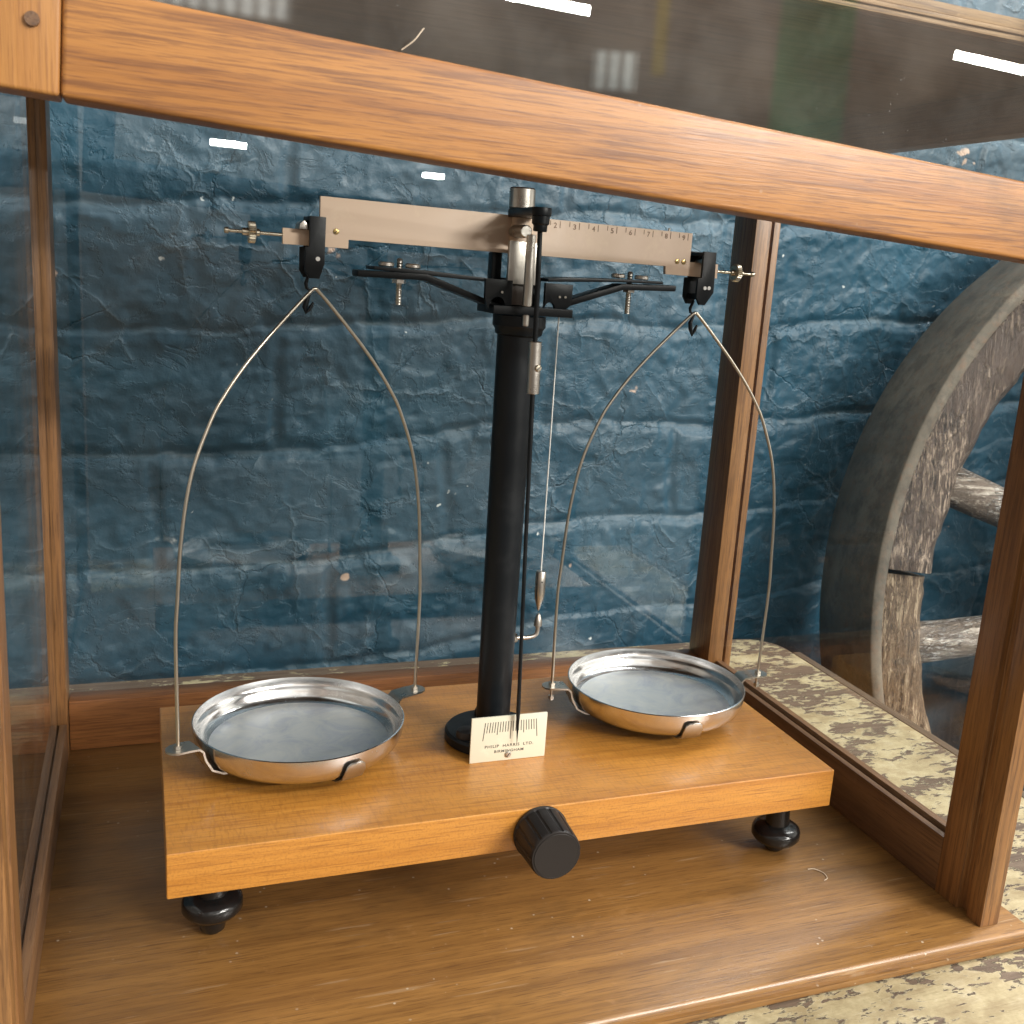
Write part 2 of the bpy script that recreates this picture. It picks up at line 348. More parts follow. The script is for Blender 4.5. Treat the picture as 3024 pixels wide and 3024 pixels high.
# ================================================================== mesh helpers
def finish(bm, name, mat, parent=None, smooth=35, bevel=0., seg=2, angle=40):
    if bevel > 0:
        bmesh.ops.remove_doubles(bm, verts=bm.verts, dist=1e-6)
        es = [e_ for e_ in bm.edges if len(e_.link_faces) == 2 and e_.calc_face_angle(0) > radians(angle)]
        bmesh.ops.bevel(bm, geom=es, offset=bevel, segments=seg, profile=.6, affect='EDGES', clamp_overlap=True)
    bmesh.ops.recalc_face_normals(bm, faces=bm.faces)
    me = bpy.data.meshes.new(name); bm.to_mesh(me); bm.free()
    for p in me.polygons: p.use_smooth = True
    me.set_sharp_from_angle(angle=radians(smooth))
    me.materials.append(mat)
    o = bpy.data.objects.new(name, me); COL.objects.link(o)
    if parent is not None: o.parent = parent; o.matrix_parent_inverse = world_of(parent).inverted()
    return o
def world_of(o):
    m = Matrix.LocRotScale(o.location, o.rotation_euler, o.scale)
    return (world_of(o.parent) @ o.matrix_parent_inverse @ m) if o.parent else m
def empty(name, label, cat, loc=(0, 0, 0), group=None):
    o = bpy.data.objects.new(name, None); COL.objects.link(o); o.location = loc; o.empty_display_size = .02
    o['label'] = label; o['category'] = cat
    if group: o['group'] = group
    return o
def tag(o, label=None, cat=None, group=None, kind=None):
    if label: o['label'] = label
    if cat: o['category'] = cat
    if group: o['group'] = group
    if kind: o['kind'] = kind
    return o
def box(bm, x0, x1, y0, y1, z0, z1, mat=None):
    vs = [bm.verts.new((x, y, z)) for z in (z0, z1) for y in (y0, y1) for x in (x0, x1)]
    if mat is not None:
        for v in vs: v.co = mat @ v.co
    for f in ((0, 1, 3, 2), (4, 6, 7, 5), (0, 4, 5, 1), (2, 3, 7, 6), (0, 2, 6, 4), (1, 5, 7, 3)): bm.faces.new([vs[i] for i in f])
    return vs
def bx(name, mat, parent, *b, bevel=.0008, **k):
    bm = bmesh.new(); box(bm, *b); return finish(bm, name, mat, parent, bevel=bevel, **k)
def lathe(bm, prof, M4=Matrix(), seg=48, close=False):
    rings = []
    for r, z in prof:
        if r < 1e-7: rings.append([bm.verts.new(M4 @ Vector((0, 0, z)))])
        else: rings.append([bm.verts.new(M4 @ Vector((r*cos(2*pi*i/seg), r*sin(2*pi*i/seg), z))) for i in range(seg)])
    pr = list(zip(rings, rings[1:])) + ([(rings[-1], rings[0])] if close else [])
    for a, b in pr:
        if len(a) == 1 and len(b) == 1: continue
        for i in range(seg):
            j = (i+1) % seg
            if len(a) == 1: bm.faces.new((a[0], b[j], b[i]))
            elif len(b) == 1: bm.faces.new((a[i], a[j], b[0]))
            else: bm.faces.new((a[i], a[j], b[j], b[i]))
def axis_m(p0, p1):
    p0 = Vector(p0); d = (Vector(p1)-p0); q = Vector((0, 0, 1)).rotation_difference(d.normalized())
    return Matrix.Translation(p0) @ q.to_matrix().to_4x4(), d.length
def cyl(bm, p0, p1, r0, r1=None, seg=32, ch=0.):
    r1 = r0 if r1 is None else r1; m, L = axis_m(p0, p1)
    if ch: prof = [(0, 0), (r0-ch, 0), (r0, ch), (r1, L-ch), (r1-ch, L), (0, L)]
    else: prof = [(0, 0), (r0, 0), (r1, L), (0, L)]
    lathe(bm, prof, m, seg)
def knurl(bm, p0, p1, r, n=36, d=.0004):
    m, L = axis_m(p0, p1); prev = None; rings = []
    for z, rr in ((0, r-.0006), (.0004, r), (L-.0004, r), (L, r-.0006)):
        rings.append([bm.verts.new(m @ Vector(((rr-(d if i % 2 else 0))*cos(pi*i/n), (rr-(d if i % 2 else 0))*sin(pi*i/n), z))) for i in range(2*n)])
    for a, b in zip(rings, rings[1:]):
        for i in range(2*n): bm.faces.new((a[i], a[(i+1) % (2*n)], b[(i+1) % (2*n)], b[i]))
    bm.faces.new(rings[0][::-1]); bm.faces.new(rings[-1])
def catmull(P, n=10):
    P = [Vector(p) for p in P]; Q = [2*P[0]-P[1]]+P+[2*P[-1]-P[-2]]; o = []
    for i in range(1, len(Q)-2):
        a, b, c, d = Q[i-1:i+3]
        for k in range(n):
            t = k/n; o.append(.5*((2*b)+(c-a)*t+(2*a-5*b+4*c-d)*t*t+(3*b-a-3*c+d)*t**3))
    return o+[Q[-2]]
def tube(bm, P, r, seg=12, radii=None):
    P = [Vector(p) for p in P]; n = None; rings = []
    for i, p in enumerate(P):
        t = (P[min(i+1, len(P)-1)]-P[max(i-1, 0)]).normalized()
        if n is None: n = t.orthogonal().normalized()
        n = (n-t*n.dot(t)).normalized(); b = t.cross(n); rr = radii[i] if radii else r
        rings.append([bm.verts.new(p+rr*(n*cos(2*pi*k/seg)+b*sin(2*pi*k/seg))) for k in range(seg)])
    for a, b_ in zip(rings, rings[1:]):
        for k in range(seg): bm.faces.new((a[k], a[(k+1) % seg], b_[(k+1) % seg], b_[k]))
    bm.faces.new(rings[0][::-1]); bm.faces.new(rings[-1])
def prism(bm, outline, d0, d1, fr):
    """outline in (s,z) of frame fr(s,d,z), extruded in depth d0..d1"""
    a = [bm.verts.new(fr(s, d0, z)) for s, z in outline]; b = [bm.verts.new(fr(s, d1, z)) for s, z in outline]
    n = len(a); bm.faces.new(a); bm.faces.new(b[::-1])
    for i in range(n): bm.faces.new((a[i], b[i], b[(i+1) % n], a[(i+1) % n]))
def text_mesh(body, width, height, fr_m, name, mat, parent, depth=.00015, spacing=1.1):
    cu = bpy.data.curves.new('lettering_curve', 'FONT'); cu.body = body; cu.size = 1; cu.extrude = 0; cu.space_character = spacing
    cu.offset = .012
    to = bpy.data.objects.new('lettering_source', cu); COL.objects.link(to)
    dg = bpy.context.evaluated_depsgraph_get(); me = bpy.data.meshes.new_from_object(to.evaluated_get(dg))
    bpy.data.objects.remove(to)
    xs = [v.co.x for v in me.vertices]; ys = [v.co.y for v in me.vertices]
    w = max(xs)-min(xs); h = max(ys)-min(ys); cx = (max(xs)+min(xs))/2; y0 = min(ys)
    sx = width/w; sy = height/h
    bm = bmesh.new(); bm.from_mesh(me); bpy.data.meshes.remove(me)
    for v in bm.verts: v.co = Vector(((v.co.x-cx)*sx, (v.co.y-y0)*sy, 0))
    r = bmesh.ops.extrude_face_region(bm, geom=bm.faces[:])
    for g in r['geom']:
        if isinstance(g, bmesh.types.BMVert): g.co.z += depth
    for v in bm.verts: v.co = fr_m @ v.co
    return finish(bm, name, mat, parent, smooth=30)

# ================================================================== the setting
ZT = -.0712                 # table surface
WY, WS = .425, .07          # wall plane y = WY + WS*x
def build_wall():
    def axis_samples(lo, a, b, hi, n0, n1, n2):
        return [lo+(a-lo)*i/n0 for i in range(n0)]+[a+(b-a)*i/n1 for i in range(n1)]+[b+(hi-b)*i/n2 for i in range(n2+1)]
    xs = axis_samples(-.75, -.16, .98, 1.9, 30, 440, 30); zs = axis_samples(-.62, -.16, .52, 1.15, 14, 300, 20)
    H, L = .0930, .235; N = noise.noise; V = Vector
    verts = []; led = []
    for z in zs:
        for x in xs:
            wob = .012*N(V((x*4, 0, z*3)))+.005*N(V((x*17, 3, z*9)))+.002*N(V((x*60, 3, z*30)))
            zz = (z+wob+.003-.060*(x+.02))/H; cz = math.floor(zz); fz = (zz-cz); dz = min(fz, 1-fz)*H
            xx = (x+.010*N(V((z*14, x*6, 7)))+(.5*L if cz % 2 else 0)+.031*sin(cz*2.3))/L; fx = xx-math.floor(xx); dx = min(fx, 1-fx)*L
            g = max(0., .55+.9*N(V((x*9, z*9, 4))))
            m = min(1, 1.5*max(0, 1-dz/.0080))*g; mx = .9*min(1, 1.5*max(0, 1-dx/.0065))*g
            dep = .0036*max(m, mx)
            dep += .0020*N(V((x*6, 1, z*6)))+.0010*N(V((x*21, 2, z*26)))
            q = N(V((x*20+.9*N(V((x*40, 1, z*40))), 4, z*19)))+.40*N(V((x*64, 8, z*60)))
            dep -= .0013*(1/(1+math.exp(-max(-30, min(30, q*38)))))          # lifted sheets of old paint
            dep += .0006*N(V((x*80, 5, z*80)))+.0006*N(V((x*170, 6, z*170)))
            dep -= .0022*(fz-.5)
            l_ = max(0., 1-abs(fz*H-.0005)/.0030 if fz < .5 else 1-abs((1-fz)*H)/.0030)*max(0., min(1., .4+1.8*N(V((x*7, 5, cz*3.3)))))*max(0., min(1., .6+1.4*N(V((x*45, 2, z*45)))))
            led.append(l_); verts.append((x, WY+WS*x+dep, z))
    nx = len(xs); faces = [(j*nx+i, j*nx+i+1, (j+1)*nx+i+1, (j+1)*nx+i) for j in range(len(zs)-1) for i in range(nx-1)]
    me = bpy.data.meshes.new('brick_wall'); me.from_pydata(verts, [], faces)
    at = me.attributes.new('ledge', 'FLOAT', 'POINT'); at.data.foreach_set('value', led)
    me.polygons.foreach_set('use_smooth', [True]*len(faces)); me.materials.append(M['wall'])
    o = bpy.data.objects.new('brick_wall', me); COL.objects.link(o)
    return tag(o, 'rough painted brick wall in deep blue behind the glass case', kind='structure')
build_wall()
fl = bx('floor', M['floor'], None, -3, 4, -3, .9, -.52, -.492, bevel=0); tag(fl, 'dark floor below the table beside the wheel', kind='structure')

def build_table():
    t = empty('table', 'old table top with flaking cream paint over brown wood under the glass case', 'table', (.05, -.1, -.49))
    bm = bmesh.new(); x0, x1, y0, y1 = -.75, .546, -.22, .378; r = .035
    pts = [(x0, y0), (x1, y0)]+[(x1-r+r*cos(a), y1-r+r*sin(a)) for a in [pi/2*k/8 for k in range(9)]]+[(x0, y1)]
    a = [bm.verts.new((x, y, ZT)) for x, y in pts]; b = [bm.verts.new((x, y, ZT-.028)) for x, y in pts]
    bm.faces.new(a); bm.faces.new(b[::-1]); n = len(a)
    for i in range(n): bm.faces.new((a[i], b[i], b[(i+1) % n], a[(i+1) % n]))
    finish(bm, 'tabletop', M['table'], t, bevel=.003, seg=3, angle=60)
    bx('edge_strip', M['tedge'], t, .5475, .5575, -.22, .340, ZT-.030, ZT-.0015, bevel=.003, seg=3)
    for x in (-.70, .49):
        for y in (-.20, .32): bx('leg', M['tedge'], t, x, x+.05, y, y+.05, -.491, ZT-.0285, bevel=.002)
    return t
build_table()

# dark panel fixed on the wall, top left, seen through the side pane
bm = bmesh.new(); box(bm, -.30, -.0835, .400, .4205, .316, .3435)
tag(finish(bm, 'wall_panel', paint('dark_brown_panel', (.022, .016, .013), .5), bevel=.002),
    'small dark brown rectangular panel on the blue wall at the far left', 'panel')

# ================================================================== cart wheel
def build_wheel():
    w = empty('cart_wheel', 'old wooden cart wheel with wide rusty iron tyre leaning on the blue wall', 'wheel', (1.066, .351, -.49))
    a, b = .148, -.164
    n = Vector((sin(b), -cos(b)*cos(a), sin(a)*cos(b))).normalized()      # towards the viewer
    e1 = Vector((0, 0, 1)).cross(n).normalized(); e2 = n.cross(e1)
    c0 = Vector((1.066, .351, -.050))
    S = .93; R = .4714*S; WD = .1145*S; RI = .3960*S
    Mw = Matrix((e1, e2, n)).transposed().to_4x4(); Mw.translation = c0
    # tyre
    bm = bmesh.new(); th = .012
    prof = [(R-th, 0), (R-.002, 0), (R, .002), (R+.0006, WD*.5), (R, WD-.0015), (R-.0015, WD), (R-th+.001, WD), (R-th, WD-.001)]
    lathe(bm, prof, Mw, 160, close=True); ty = finish(bm, 'tyre', M['tyre'], w, smooth=50)
    # felloes: seven segments with open joints
    f0 = radians(174.5)
    for k in range(7):
        a0 = f0+2*pi/7*k+.006; a1 = a0+2*pi/7-.012; N = 40; bm = bmesh.new(); rings = []
        inset = .010 if k == 0 else 0.0
        for i in range(N+1):
            th_ = a0+(a1-a0)*i/N; d = Vector((cos(th_), sin(th_), 0))
            wob = .0018*noise.noise(Vector((i*.7, k*3., 0)))+.003*noise.noise(Vector((i*.23, k*5., 2)))
            ri = RI+wob; ro = R-th-.0015-(.003*abs(noise.noise(Vector((i*.9, k, 8)))))
            z1 = WD-.010-inset+.0015*noise.noise(Vector((i*.6, k, 4)))
            loop = [(ri+.006, .006), (ro, .004), (ro, z1-.003), (ro-.004, z1), ((ri+ro)/2, z1+.002*noise.noise(Vector((i*1.3, k, 1)))), (ri+.010, z1-.001), (ri, z1-.012), (ri, .014)]
            rings.append([bm.verts.new(Mw @ (d*r_+Vector((0, 0, z_)))) for r_, z_ in loop])
        for p, q in zip(rings, rings[1:]):
            m_ = len(p)
            for j in range(m_): bm.faces.new((p[j], p[(j+1) % m_], q[(j+1) % m_], q[j]))
        bm.faces.new(rings[0]); bm.faces.new(rings[-1][::-1])
        fo = finish(bm, 'felloe', M['felloe2'] if k == 0 else M['felloe'], w, smooth=50)
    # hub and spokes
    bm = bmesh.new(); lathe(bm, [(0, -.05), (.06, -.05), (.085, 0), (.09, WD*.5), (.08, WD+.02), (.055, WD+.06), (0, WD+.06)], Mw, 40)
    finish(bm, 'hub', M['felloe'], w)
    for k in range(14):
        ang = radians(160.0)+2*pi*k/14
        d = Vector((cos(ang), sin(ang), 0)); t_ = Vector((-sin(ang), cos(ang), 0)); bm = bmesh.new(); rings = []
        for i in range(18):
            f = i/17; r_ = .08+(RI+.004-.08)*f; wx = .021-.002*sin(f*pi); wz = .026-.006*f
            rings.append([bm.verts.new(Mw @ (d*r_+t_*wx*cos(q)*(1+.06*noise.noise(Vector((f*9, q, k))))+Vector((0, 0, WD*.52+wz*sin(q))))) for q in [2*pi*j/14 for j in range(14)]])
        for p, q in zip(rings, rings[1:]):
            for j in range(14): bm.faces.new((p[j], p[(j+1) % 14], q[(j+1) % 14], q[j]))
        finish(bm, 'spoke', M['spoke'], w, smooth=60)
    return w
build_wheel()

# ================================================================== glazed case
XL, XR, YF, YB, ZF = -.0516, .3906, -.0685, .2404, -.0608
TH = .0120
def build_case():
    c = empty('display_case', 'glazed oak display case with its front sash raised above the opening', 'display case', (.17, .09, ZT))
    # base panel with moulded edge
    bm = bmesh.new(); X0, X1, Y0, Y1 = XL-.030, XR+.030, -.0785, .262; n = None
    def loop(off, z): return [bm.verts.new(p) for p in ((X0+off, Y0+off, z), (X1-off, Y0+off, z), (X1-off, Y1-off, z), (X0+off, Y1-off, z))]
    prof = [(.0018, ZT+.0002), (0, ZT+.0010), (-.0004, ZT+.0026), (0, ZT+.0042), (.0022, ZT+.0048), (.0022, ZT+.0062), (.0012, ZT+.0072), (.0016, ZT+.0090), (.0034, ZF)]
    ls = [loop(o_, z) for o_, z in prof]
    for p, q in zip(ls, ls[1:]):
        for j in range(4): bm.faces.new((p[j], p[(j+1) % 4], q[(j+1) % 4], q[j]))
    bm.faces.new(ls[0][::-1]); bm.faces.new(ls[-1])
    finish(bm, 'base_panel', M['floorw'], c, smooth=40)
    ZR_L, ZR_R, ZR_B, ZTOP = -.0362, -.0286, -.0280, .3340
    e = .0003
    # side bottom rails (inner lip + outer upstand, glass between)
    for nm, xi, sgn, zr in (('l', XL, -1, ZR_L), ('r', XR, 1, ZR_R)):
        bm = bmesh.new(); xs = sorted((xi, xi+sgn*.0042)); box(bm, *xs, YF+.0345, .2258, ZF, zr)
        xs = sorted((xi+sgn*.0042, xi+sgn*.0072)); box(bm, *xs, YF+.0345, .2258, ZF, zr-.004)
        xs = sorted((xi+sgn*.0072, xi+sgn*TH)); box(bm, *xs, YF+.0345, .2258, ZF, zr+.0015)
        finish(bm, 'bottom_rail', M['case_y'], c, bevel=.0007)
        # top rails
        xs = sorted((xi, xi+sgn*TH)); bx('top_rail', M['case_y'], c, *xs, YF+.0345, .2258, ZTOP, .3555)
        # front post with a running groove for the sash
        bm = bmesh.new()
        o_ = [(0, YF), (0, YF+.0105), (.0035, YF+.0112), (.0035, YF+.0170), (0, YF+.0178), (0, YF+.0345), (TH, YF+.0345), (TH, YF)]
        pa = [bm.verts.new((xi+sgn*u, v, ZF)) for u, v in o_]; pb = [bm.verts.new((xi+sgn*u, v, .3555)) for u, v in o_]
        bm.faces.new(pa); bm.faces.new(pb[::-1]); k = len(pa)
        for i in range(k): bm.faces.new((pa[i], pb[i], pb[(i+1) % k], pa[(i+1) % k]))
        finish(bm, 'post', M['case_z'], c, bevel=.0006)
        # back post
        bm = bmesh.new()
        if sgn > 0:
            o_ = [(XR, .2262), (.4030, .2262), (.4030, .2300), (.4052, .2310), (.4052, .2262), (.4102, .2262), (.4102, .2565), (XR, .2565)]
        else:
            o_ = [(XL, .2262), (-.0565, .2262), (-.0563, .2340), (-.0572, .2340), (-.0573, .2262), (-.0636, .2262), (-.0636, .2565), (XL, .2565)]
        pa = [bm.verts.new((u, v, ZF)) for u, v in o_]; pb = [bm.verts.new((u, v, .3555)) for u, v in o_]
        bm.faces.new(pa); bm.faces.new(pb[::-1]); k = len(pa)
        for i in range(k): bm.faces.new((pa[i], pb[i], pb[(i+1) % k], pa[(i+1) % k]))
        finish(bm, 'post', M['case_z'], c, bevel=.0005)
        xg = sorted((xi+sgn*.0046, xi+sgn*.0068))
        bx('side_pane', M['glass'], c, *xg, YF+.030, .2300, zr-.003, .3400, bevel=0)
    bx('back_rail', M['case_x'], c, XL+e, XR-e, YB, .2560, ZF+.0001, ZR_B)
    bx('back_top_rail', M['case_x'], c, XL+e, XR-e, YB, .2560, .3400, .3555)
    bx('back_pane', M['glass'], c, XL-.0008, XR+.0008, .2470, .2492, ZR_B-.004, .3430, bevel=0)
    # top: panel + worn front edge
    bx('top_panel', M['topw'], c, XL-TH, XR+TH, YF+.0063, .2565, .3558, .3632)
    bm = bmesh.new()
    for (y0, y1, z0, z1) in ((YF, YF+.006, .3558, .3578), (YF-.0012, YF+.006, .3579, .3597), (YF-.0004, YF+.006, .3598, .3640)):
        box(bm, XL-TH, XR+TH, y0, y1, z0, z1)
    finish(bm, 'top_edge_moulding', M['edgew'], c, bevel=.0006)
    # raised sash, hanging a little out of level, in front of the posts
    Ms = Matrix.Translation((.1500, -.080, .2940)) @ Matrix.Rotation(.0497, 4, 'Y')
    s = bpy.data.objects.new('sash', None)
    hw = .1755+.028
    def sb(name, mat, x0, x1, y0, y1, z0, z1, bevel=.0012, parent=None):
        bm = bmesh.new(); box(bm, x0, x1, y0, y1, z0, z1)
        if bevel: 
            bmesh.ops.bevel(bm, geom=bm.edges[:], offset=bevel, segments=3, profile=.6, affect='EDGES')
        for v in bm.verts: v.co = Ms @ v.co
        return finish(bm, name, mat, parent)
    xl, xr_ = -.2000, .2080
    rail = sb('sash', M['sash'], xl+.0245, xr_-.0245, -.0080, .0080, -.0149, .0148, .0016, c)
    sb('stile', M['sash_v'], xl, xl+.0243, -.0080, .0080, -.0149, .150, .0012, rail)
    bm = bmesh.new(); cyl(bm, (-.0322, -.0890, .3068), (-.0322, -.0870, .3066), .0019, seg=20); finish(bm, 'plug', M['case_y'], rail)
    sb('stile', M['sash_v'], xr_-.0243, xr_, -.0080, .0080, -.0149, .150, .0012, rail)
    sb('sash_pane', M['glass'], xl+.022, xr_-.022, -.0012, .0010, .0149, .150, 0, rail)
    return c
build_case()

# ================================================================== the balance
O3 = Vector((.1694, .0845, 0)); YW = radians(2.8); S1 = Vector((cos(YW), sin(YW), 0)); D1 = Vector((-sin(YW), cos(YW), 0))
KS = .977
def B(s, d, z):
    """beam frame: s, z in mm along the beam plane, d metres behind it"""
    k = 1+d/.51                      # keeps nothing: depth offsets are real, see below
    return O3 + S1*(s*KS/1000) + D1*d + Vector((0, 0, .2504+(z/1000-.2504)*KS))
def arcpts(cx, cz, r, a0, a1, n=8): return [(cx+r*cos(a0+(a1-a0)*i/n), cz+r*sin(a0+(a1-a0)*i/n)) for i in range(n+1)]

def screw(name, parent, p, n, r, h, mat):
    """slotted screw head"""
    bm = bmesh.new(); n = Vector(n).normalized(); m, _ = axis_m(p, Vector(p)+n)
    lathe(bm, [(0, 0), (r, 0), (r, h*.55), (r*.8, h*.9), (0, h)], m, 24)
    so = finish(bm, name, mat, parent)
    bm = bmesh.new(); box(bm, -r*.86, r*.86, -r*.13, r*.13, h*.80, h*1.03, m @ Matrix.Rotation(.9, 4, 'Z')); finish(bm, 'slot', M['ink'], so)
    return so

def build_balance():
    b = empty('laboratory_balance', 'black pillar beam balance on a varnished orange wooden board inside the glass case', 'balance', (.17, .078, ZF))
    D = .1561
    bx('base_board', M['board'], b, 0, .34, 0, D, -.0215, 0, bevel=.0009, seg=3)
    for fx, fy, up in ((.0205, .0315, .0036), (.3262, .0265, 0), (.17, .135, .001)):
        bm = bmesh.new()
        lathe(bm, [(0, -.0215), (.0070, -.0215), (.0062, -.030), (.0070, -.0440+up), (.0105, -.0450+up), (.0130, -.0464+up), (.0137, -.0482+up), (.0137, -.0515+up), (.0120, -.0538+up), (.0068, -.0552+up), (.0056, -.0590), (.0038, ZF+.0001), (0, ZF+.0001)],
              Matrix.Translation((fx, fy, 0)), 40)
        finish(bm, 'foot', M['foot'], b, smooth=40)
    # knob on the front edge
    bm = bmesh.new(); n = 48; rings = []
    kc = Vector((.1693, 0, -.0126))
    for y, r, fl_ in ((-.0006, .0136, 0), (-.0022, .0138, 0), (-.0028, .0134, .6), (-.0215, .0126, 1), (-.0224, .0124, .3), (-.0230, .0119, 0)):
        ring = []
        for i in range(144):
            an = 2*pi*i/144; f = (an*14/(2*pi)) % 1; cut = .0007*fl_ if f < .22 else 0
            ring.append(bm.verts.new((kc.x+(r-cut)*cos(an), y, kc.z+(r-cut)*sin(an))))
        rings.append(ring)
    for p, q in zip(rings, rings[1:]):
        for i in range(144): bm.faces.new((p[i], p[(i+1) % 144], q[(i+1) % 144], q[i]))
    bm.faces.new(rings[0]); bm.faces.new(rings[-1])
    kn = finish(bm, 'knob', M['black_matte'], b, smooth=30)
    bm = bmesh.new(); cyl(bm, (kc.x, -.0230, kc.z), (kc.x, -.0233, kc.z), .0112, seg=64, ch=.0002); finish(bm, 'cap', M['black_matte'], kn)
    # column
    cx, cy = .1690, .0785
    bm = bmesh.new(); lathe(bm, [(0, 0), (.0245, 0), (.0258, .0008), (.0258, .0050), (.0246, .0064), (0, .0064)], Matrix.Translation((cx, cy, 0)), 64)
    fo = finish(bm, 'flange', M['black'], b)
    for an in (205, 325, 85):
        bm = bmesh.new(); lathe(bm, [(.0062, .0064), (.0062, .0080), (.0054, .0100), (.0025, .0112), (0, .0114)], Matrix.Translation((cx+.0180*cos(radians(an)), cy+.0180*sin(radians(an)), 0)), 24)
        finish(bm, 'screw', M['black_matte'], fo)
    bm = bmesh.new(); lathe(bm, [(0, .0064), (.0091, .0064), (.0099, .2210), (0, .2210)], Matrix.Translation((cx, cy, 0)), 48)
    co = finish(bm, 'column', M['black'], b)
    bm = bmesh.new(); lathe(bm, [(.0100, .2190), (.0118, .2200), (.0122, .2225), (.0134, .2240), (.0134, .2292), (0, .2292)], Matrix.Translation((cx+.0008, cy, 0)), 48)
    finish(bm, 'collar', M['black'], co)
    # head plate and gussets
    hd = -.006
    bm = bmesh.new(); prism(bm, [(-19, 229.4), (24.4, 229.4), (24.4, 233.6), (-19, 233.6)], hd-.012, hd+.012, B)
    head = finish(bm, 'head_plate', M['black'], b, bevel=.0006)
    bm = bmesh.new()
    prism(bm, [(-22.4, 246.0)]+[(-8, 246), (-8, 233.7), (-11.5, 233.7)]+arcpts(-15.4, 233.7, 3.9, 0, pi, 10)+[(-19.6, 233.7), (-20.3, 231.0), (-22.2, 236.5)], -.014, -.0118, B)
    prism(bm, [(10, 246), (25.2, 246), (25.0, 236.), (22.6, 233.7), (15.8, 233.7)]+arcpts(13.0, 233.7, 2.8, 0, pi, 8)+[(10, 233.7)], -.014, -.0118, B)
    prism(bm, [(-12.6, 233.6), (15, 233.6), (15, 247), (-12.6, 247)], .004, .007, B)
    finish(bm, 'bracket', M['black'], head, bevel=.0004)
    bm = bmesh.new()
    bm.free()
    for s_, z_ in ((-13.5, 240), (18, 239.5), (21.2, 239.6)):
        bm = bmesh.new(); cyl(bm, B(s_, -.0146, z_), B(s_, -.0140, z_), .0006, seg=12); finish(bm, 'rivet', M['steel'], head)
    bm = bmesh.new(); prism(bm, [(-12.8, 233.7), (-7.6, 233.7), (-7.6, 262.5), (-12.8, 259)], .0035, .010, B)
    prism(bm, [(9.0, 233.7), (13.6, 233.7), (13.6, 256), (9.0, 256)], .0035, .010, B)
    finish(bm, 'post', M['black'], head, bevel=.0005)
    # support arms
    def arm(pts_low, pts_up, dd=.006):
        bm = bmesh.new(); prism(bm, pts_low, -dd-.002, dd-.002, B); lo = finish(bm, 'arm', M['black'], b, bevel=.0006)
        bm = bmesh.new(); prism(bm, pts_up, -.0075, .0085, B); finish(bm, 'arm_plate', M['black'], lo, bevel=.0004)
        return lo
    la = arm([(-84.6, 245.7), (-84.6, 242.6), (-51.5, 242.9), (-13, 231.2), (-12, 233.7), (-50.2, 246.1)], [(-76.8, 246.3), (-5.5, 243.9), (-5.5, 245.6), (-48, 247.7), (-76.8, 248.0)])
    ra = arm([(24.6, 234.2), (57.8, 245.2), (89.7, 246.4), (89.7, 249.6), (56.8, 248.3), (24.3, 237.6)], [(14, 246.6), (55, 249.1), (81.6, 249.7), (81.6, 251.1), (54.5, 250.7), (24, 249.4), (14, 248.3)])
    for par, ss, heads, ztop, zb, zn, zpl in ((la, -62.2, (-69.2, -55.8), 252.6, 230.2, 242.5, 248.1), (ra, 65.1, (57.3, 71.6), 255.1, 232.7, 246.0, 251.2)):
        bm = bmesh.new(); p0, p1 = B(ss, 0, zb), B(ss, 0, ztop); r = .0015
        m, L = axis_m(p0, p1); N = int(L/.0007)
        prof = [(0, 0)]+[(r-(.00022 if i % 2 else 0), L*i/N) for i in range(N)]+[(r*.6, L), (0, L)]
        lathe(bm, prof, m, 20); finish(bm, 'stud', M['steel'], par, smooth=20)
        bm = bmesh.new(); cyl(bm, B(ss, 0, zn-1.9), B(ss, 0, zn), .0034, seg=6); finish(bm, 'nut', M['steel'], par)
        for hs in heads:
            bm = bmesh.new(); cyl(bm, B(hs, -.001, zpl), B(hs, -.001, zpl+2.3), .0037, seg=28, ch=.0005); finish(bm, 'screw', M['steel'], par)
    # beam
    bm = bmesh.new()
    prism(bm, [(-101.5, 278), (100.9, 278), (100.9, 262.8), (119.2, 262.8), (119.4, 255.1), (86, 255.2), (85.7, 259.4), (-87.8, 259.2), (-87.9, 255.1), (-118.5, 254.9), (-118.6, 262.2), (-101.5, 262.2)], -.0012, .0012, B)
    beam = finish(bm, 'beam', M['beam'], b, bevel=.0002)
    bm = bmesh.new()
    for k in range(16):
        s_ = 15.9+5.48*k; major = k % 2 == 1
        prism(bm, [(s_-.17, 277.6-(3.6 if major else 2.6)), (s_+.17, 277.6-(3.6 if major else 2.6)), (s_+.17, 277.4), (s_-.17, 277.4)], -.00132, -.0012, B)
    finish(bm, 'graduations', M['engrave'], beam)
    for k in range(8):
        s_ = 21.4+10.96*k-2.7; p = B(s_, -.0012, 273.9)
        m = Matrix((S1, Vector((0, 0, 1)), -D1)).transposed().to_4x4(); m.translation = p
        text_mesh(str(k+2), .0016, .0026, m, 'numeral', M['engrave'], beam, .00012)
    for s_ in (-93.9, 92.7, 96.8): screw('screw', beam, B(s_, -.0012, 262.5), -D1, .0014, .0004, M['brass'])
    bm = bmesh.new(); cyl(bm, B(86.5, 0, 277.8), B(86.5, 0, 279.6), .0006, seg=12); finish(bm, 'pin', M['steel'], beam)
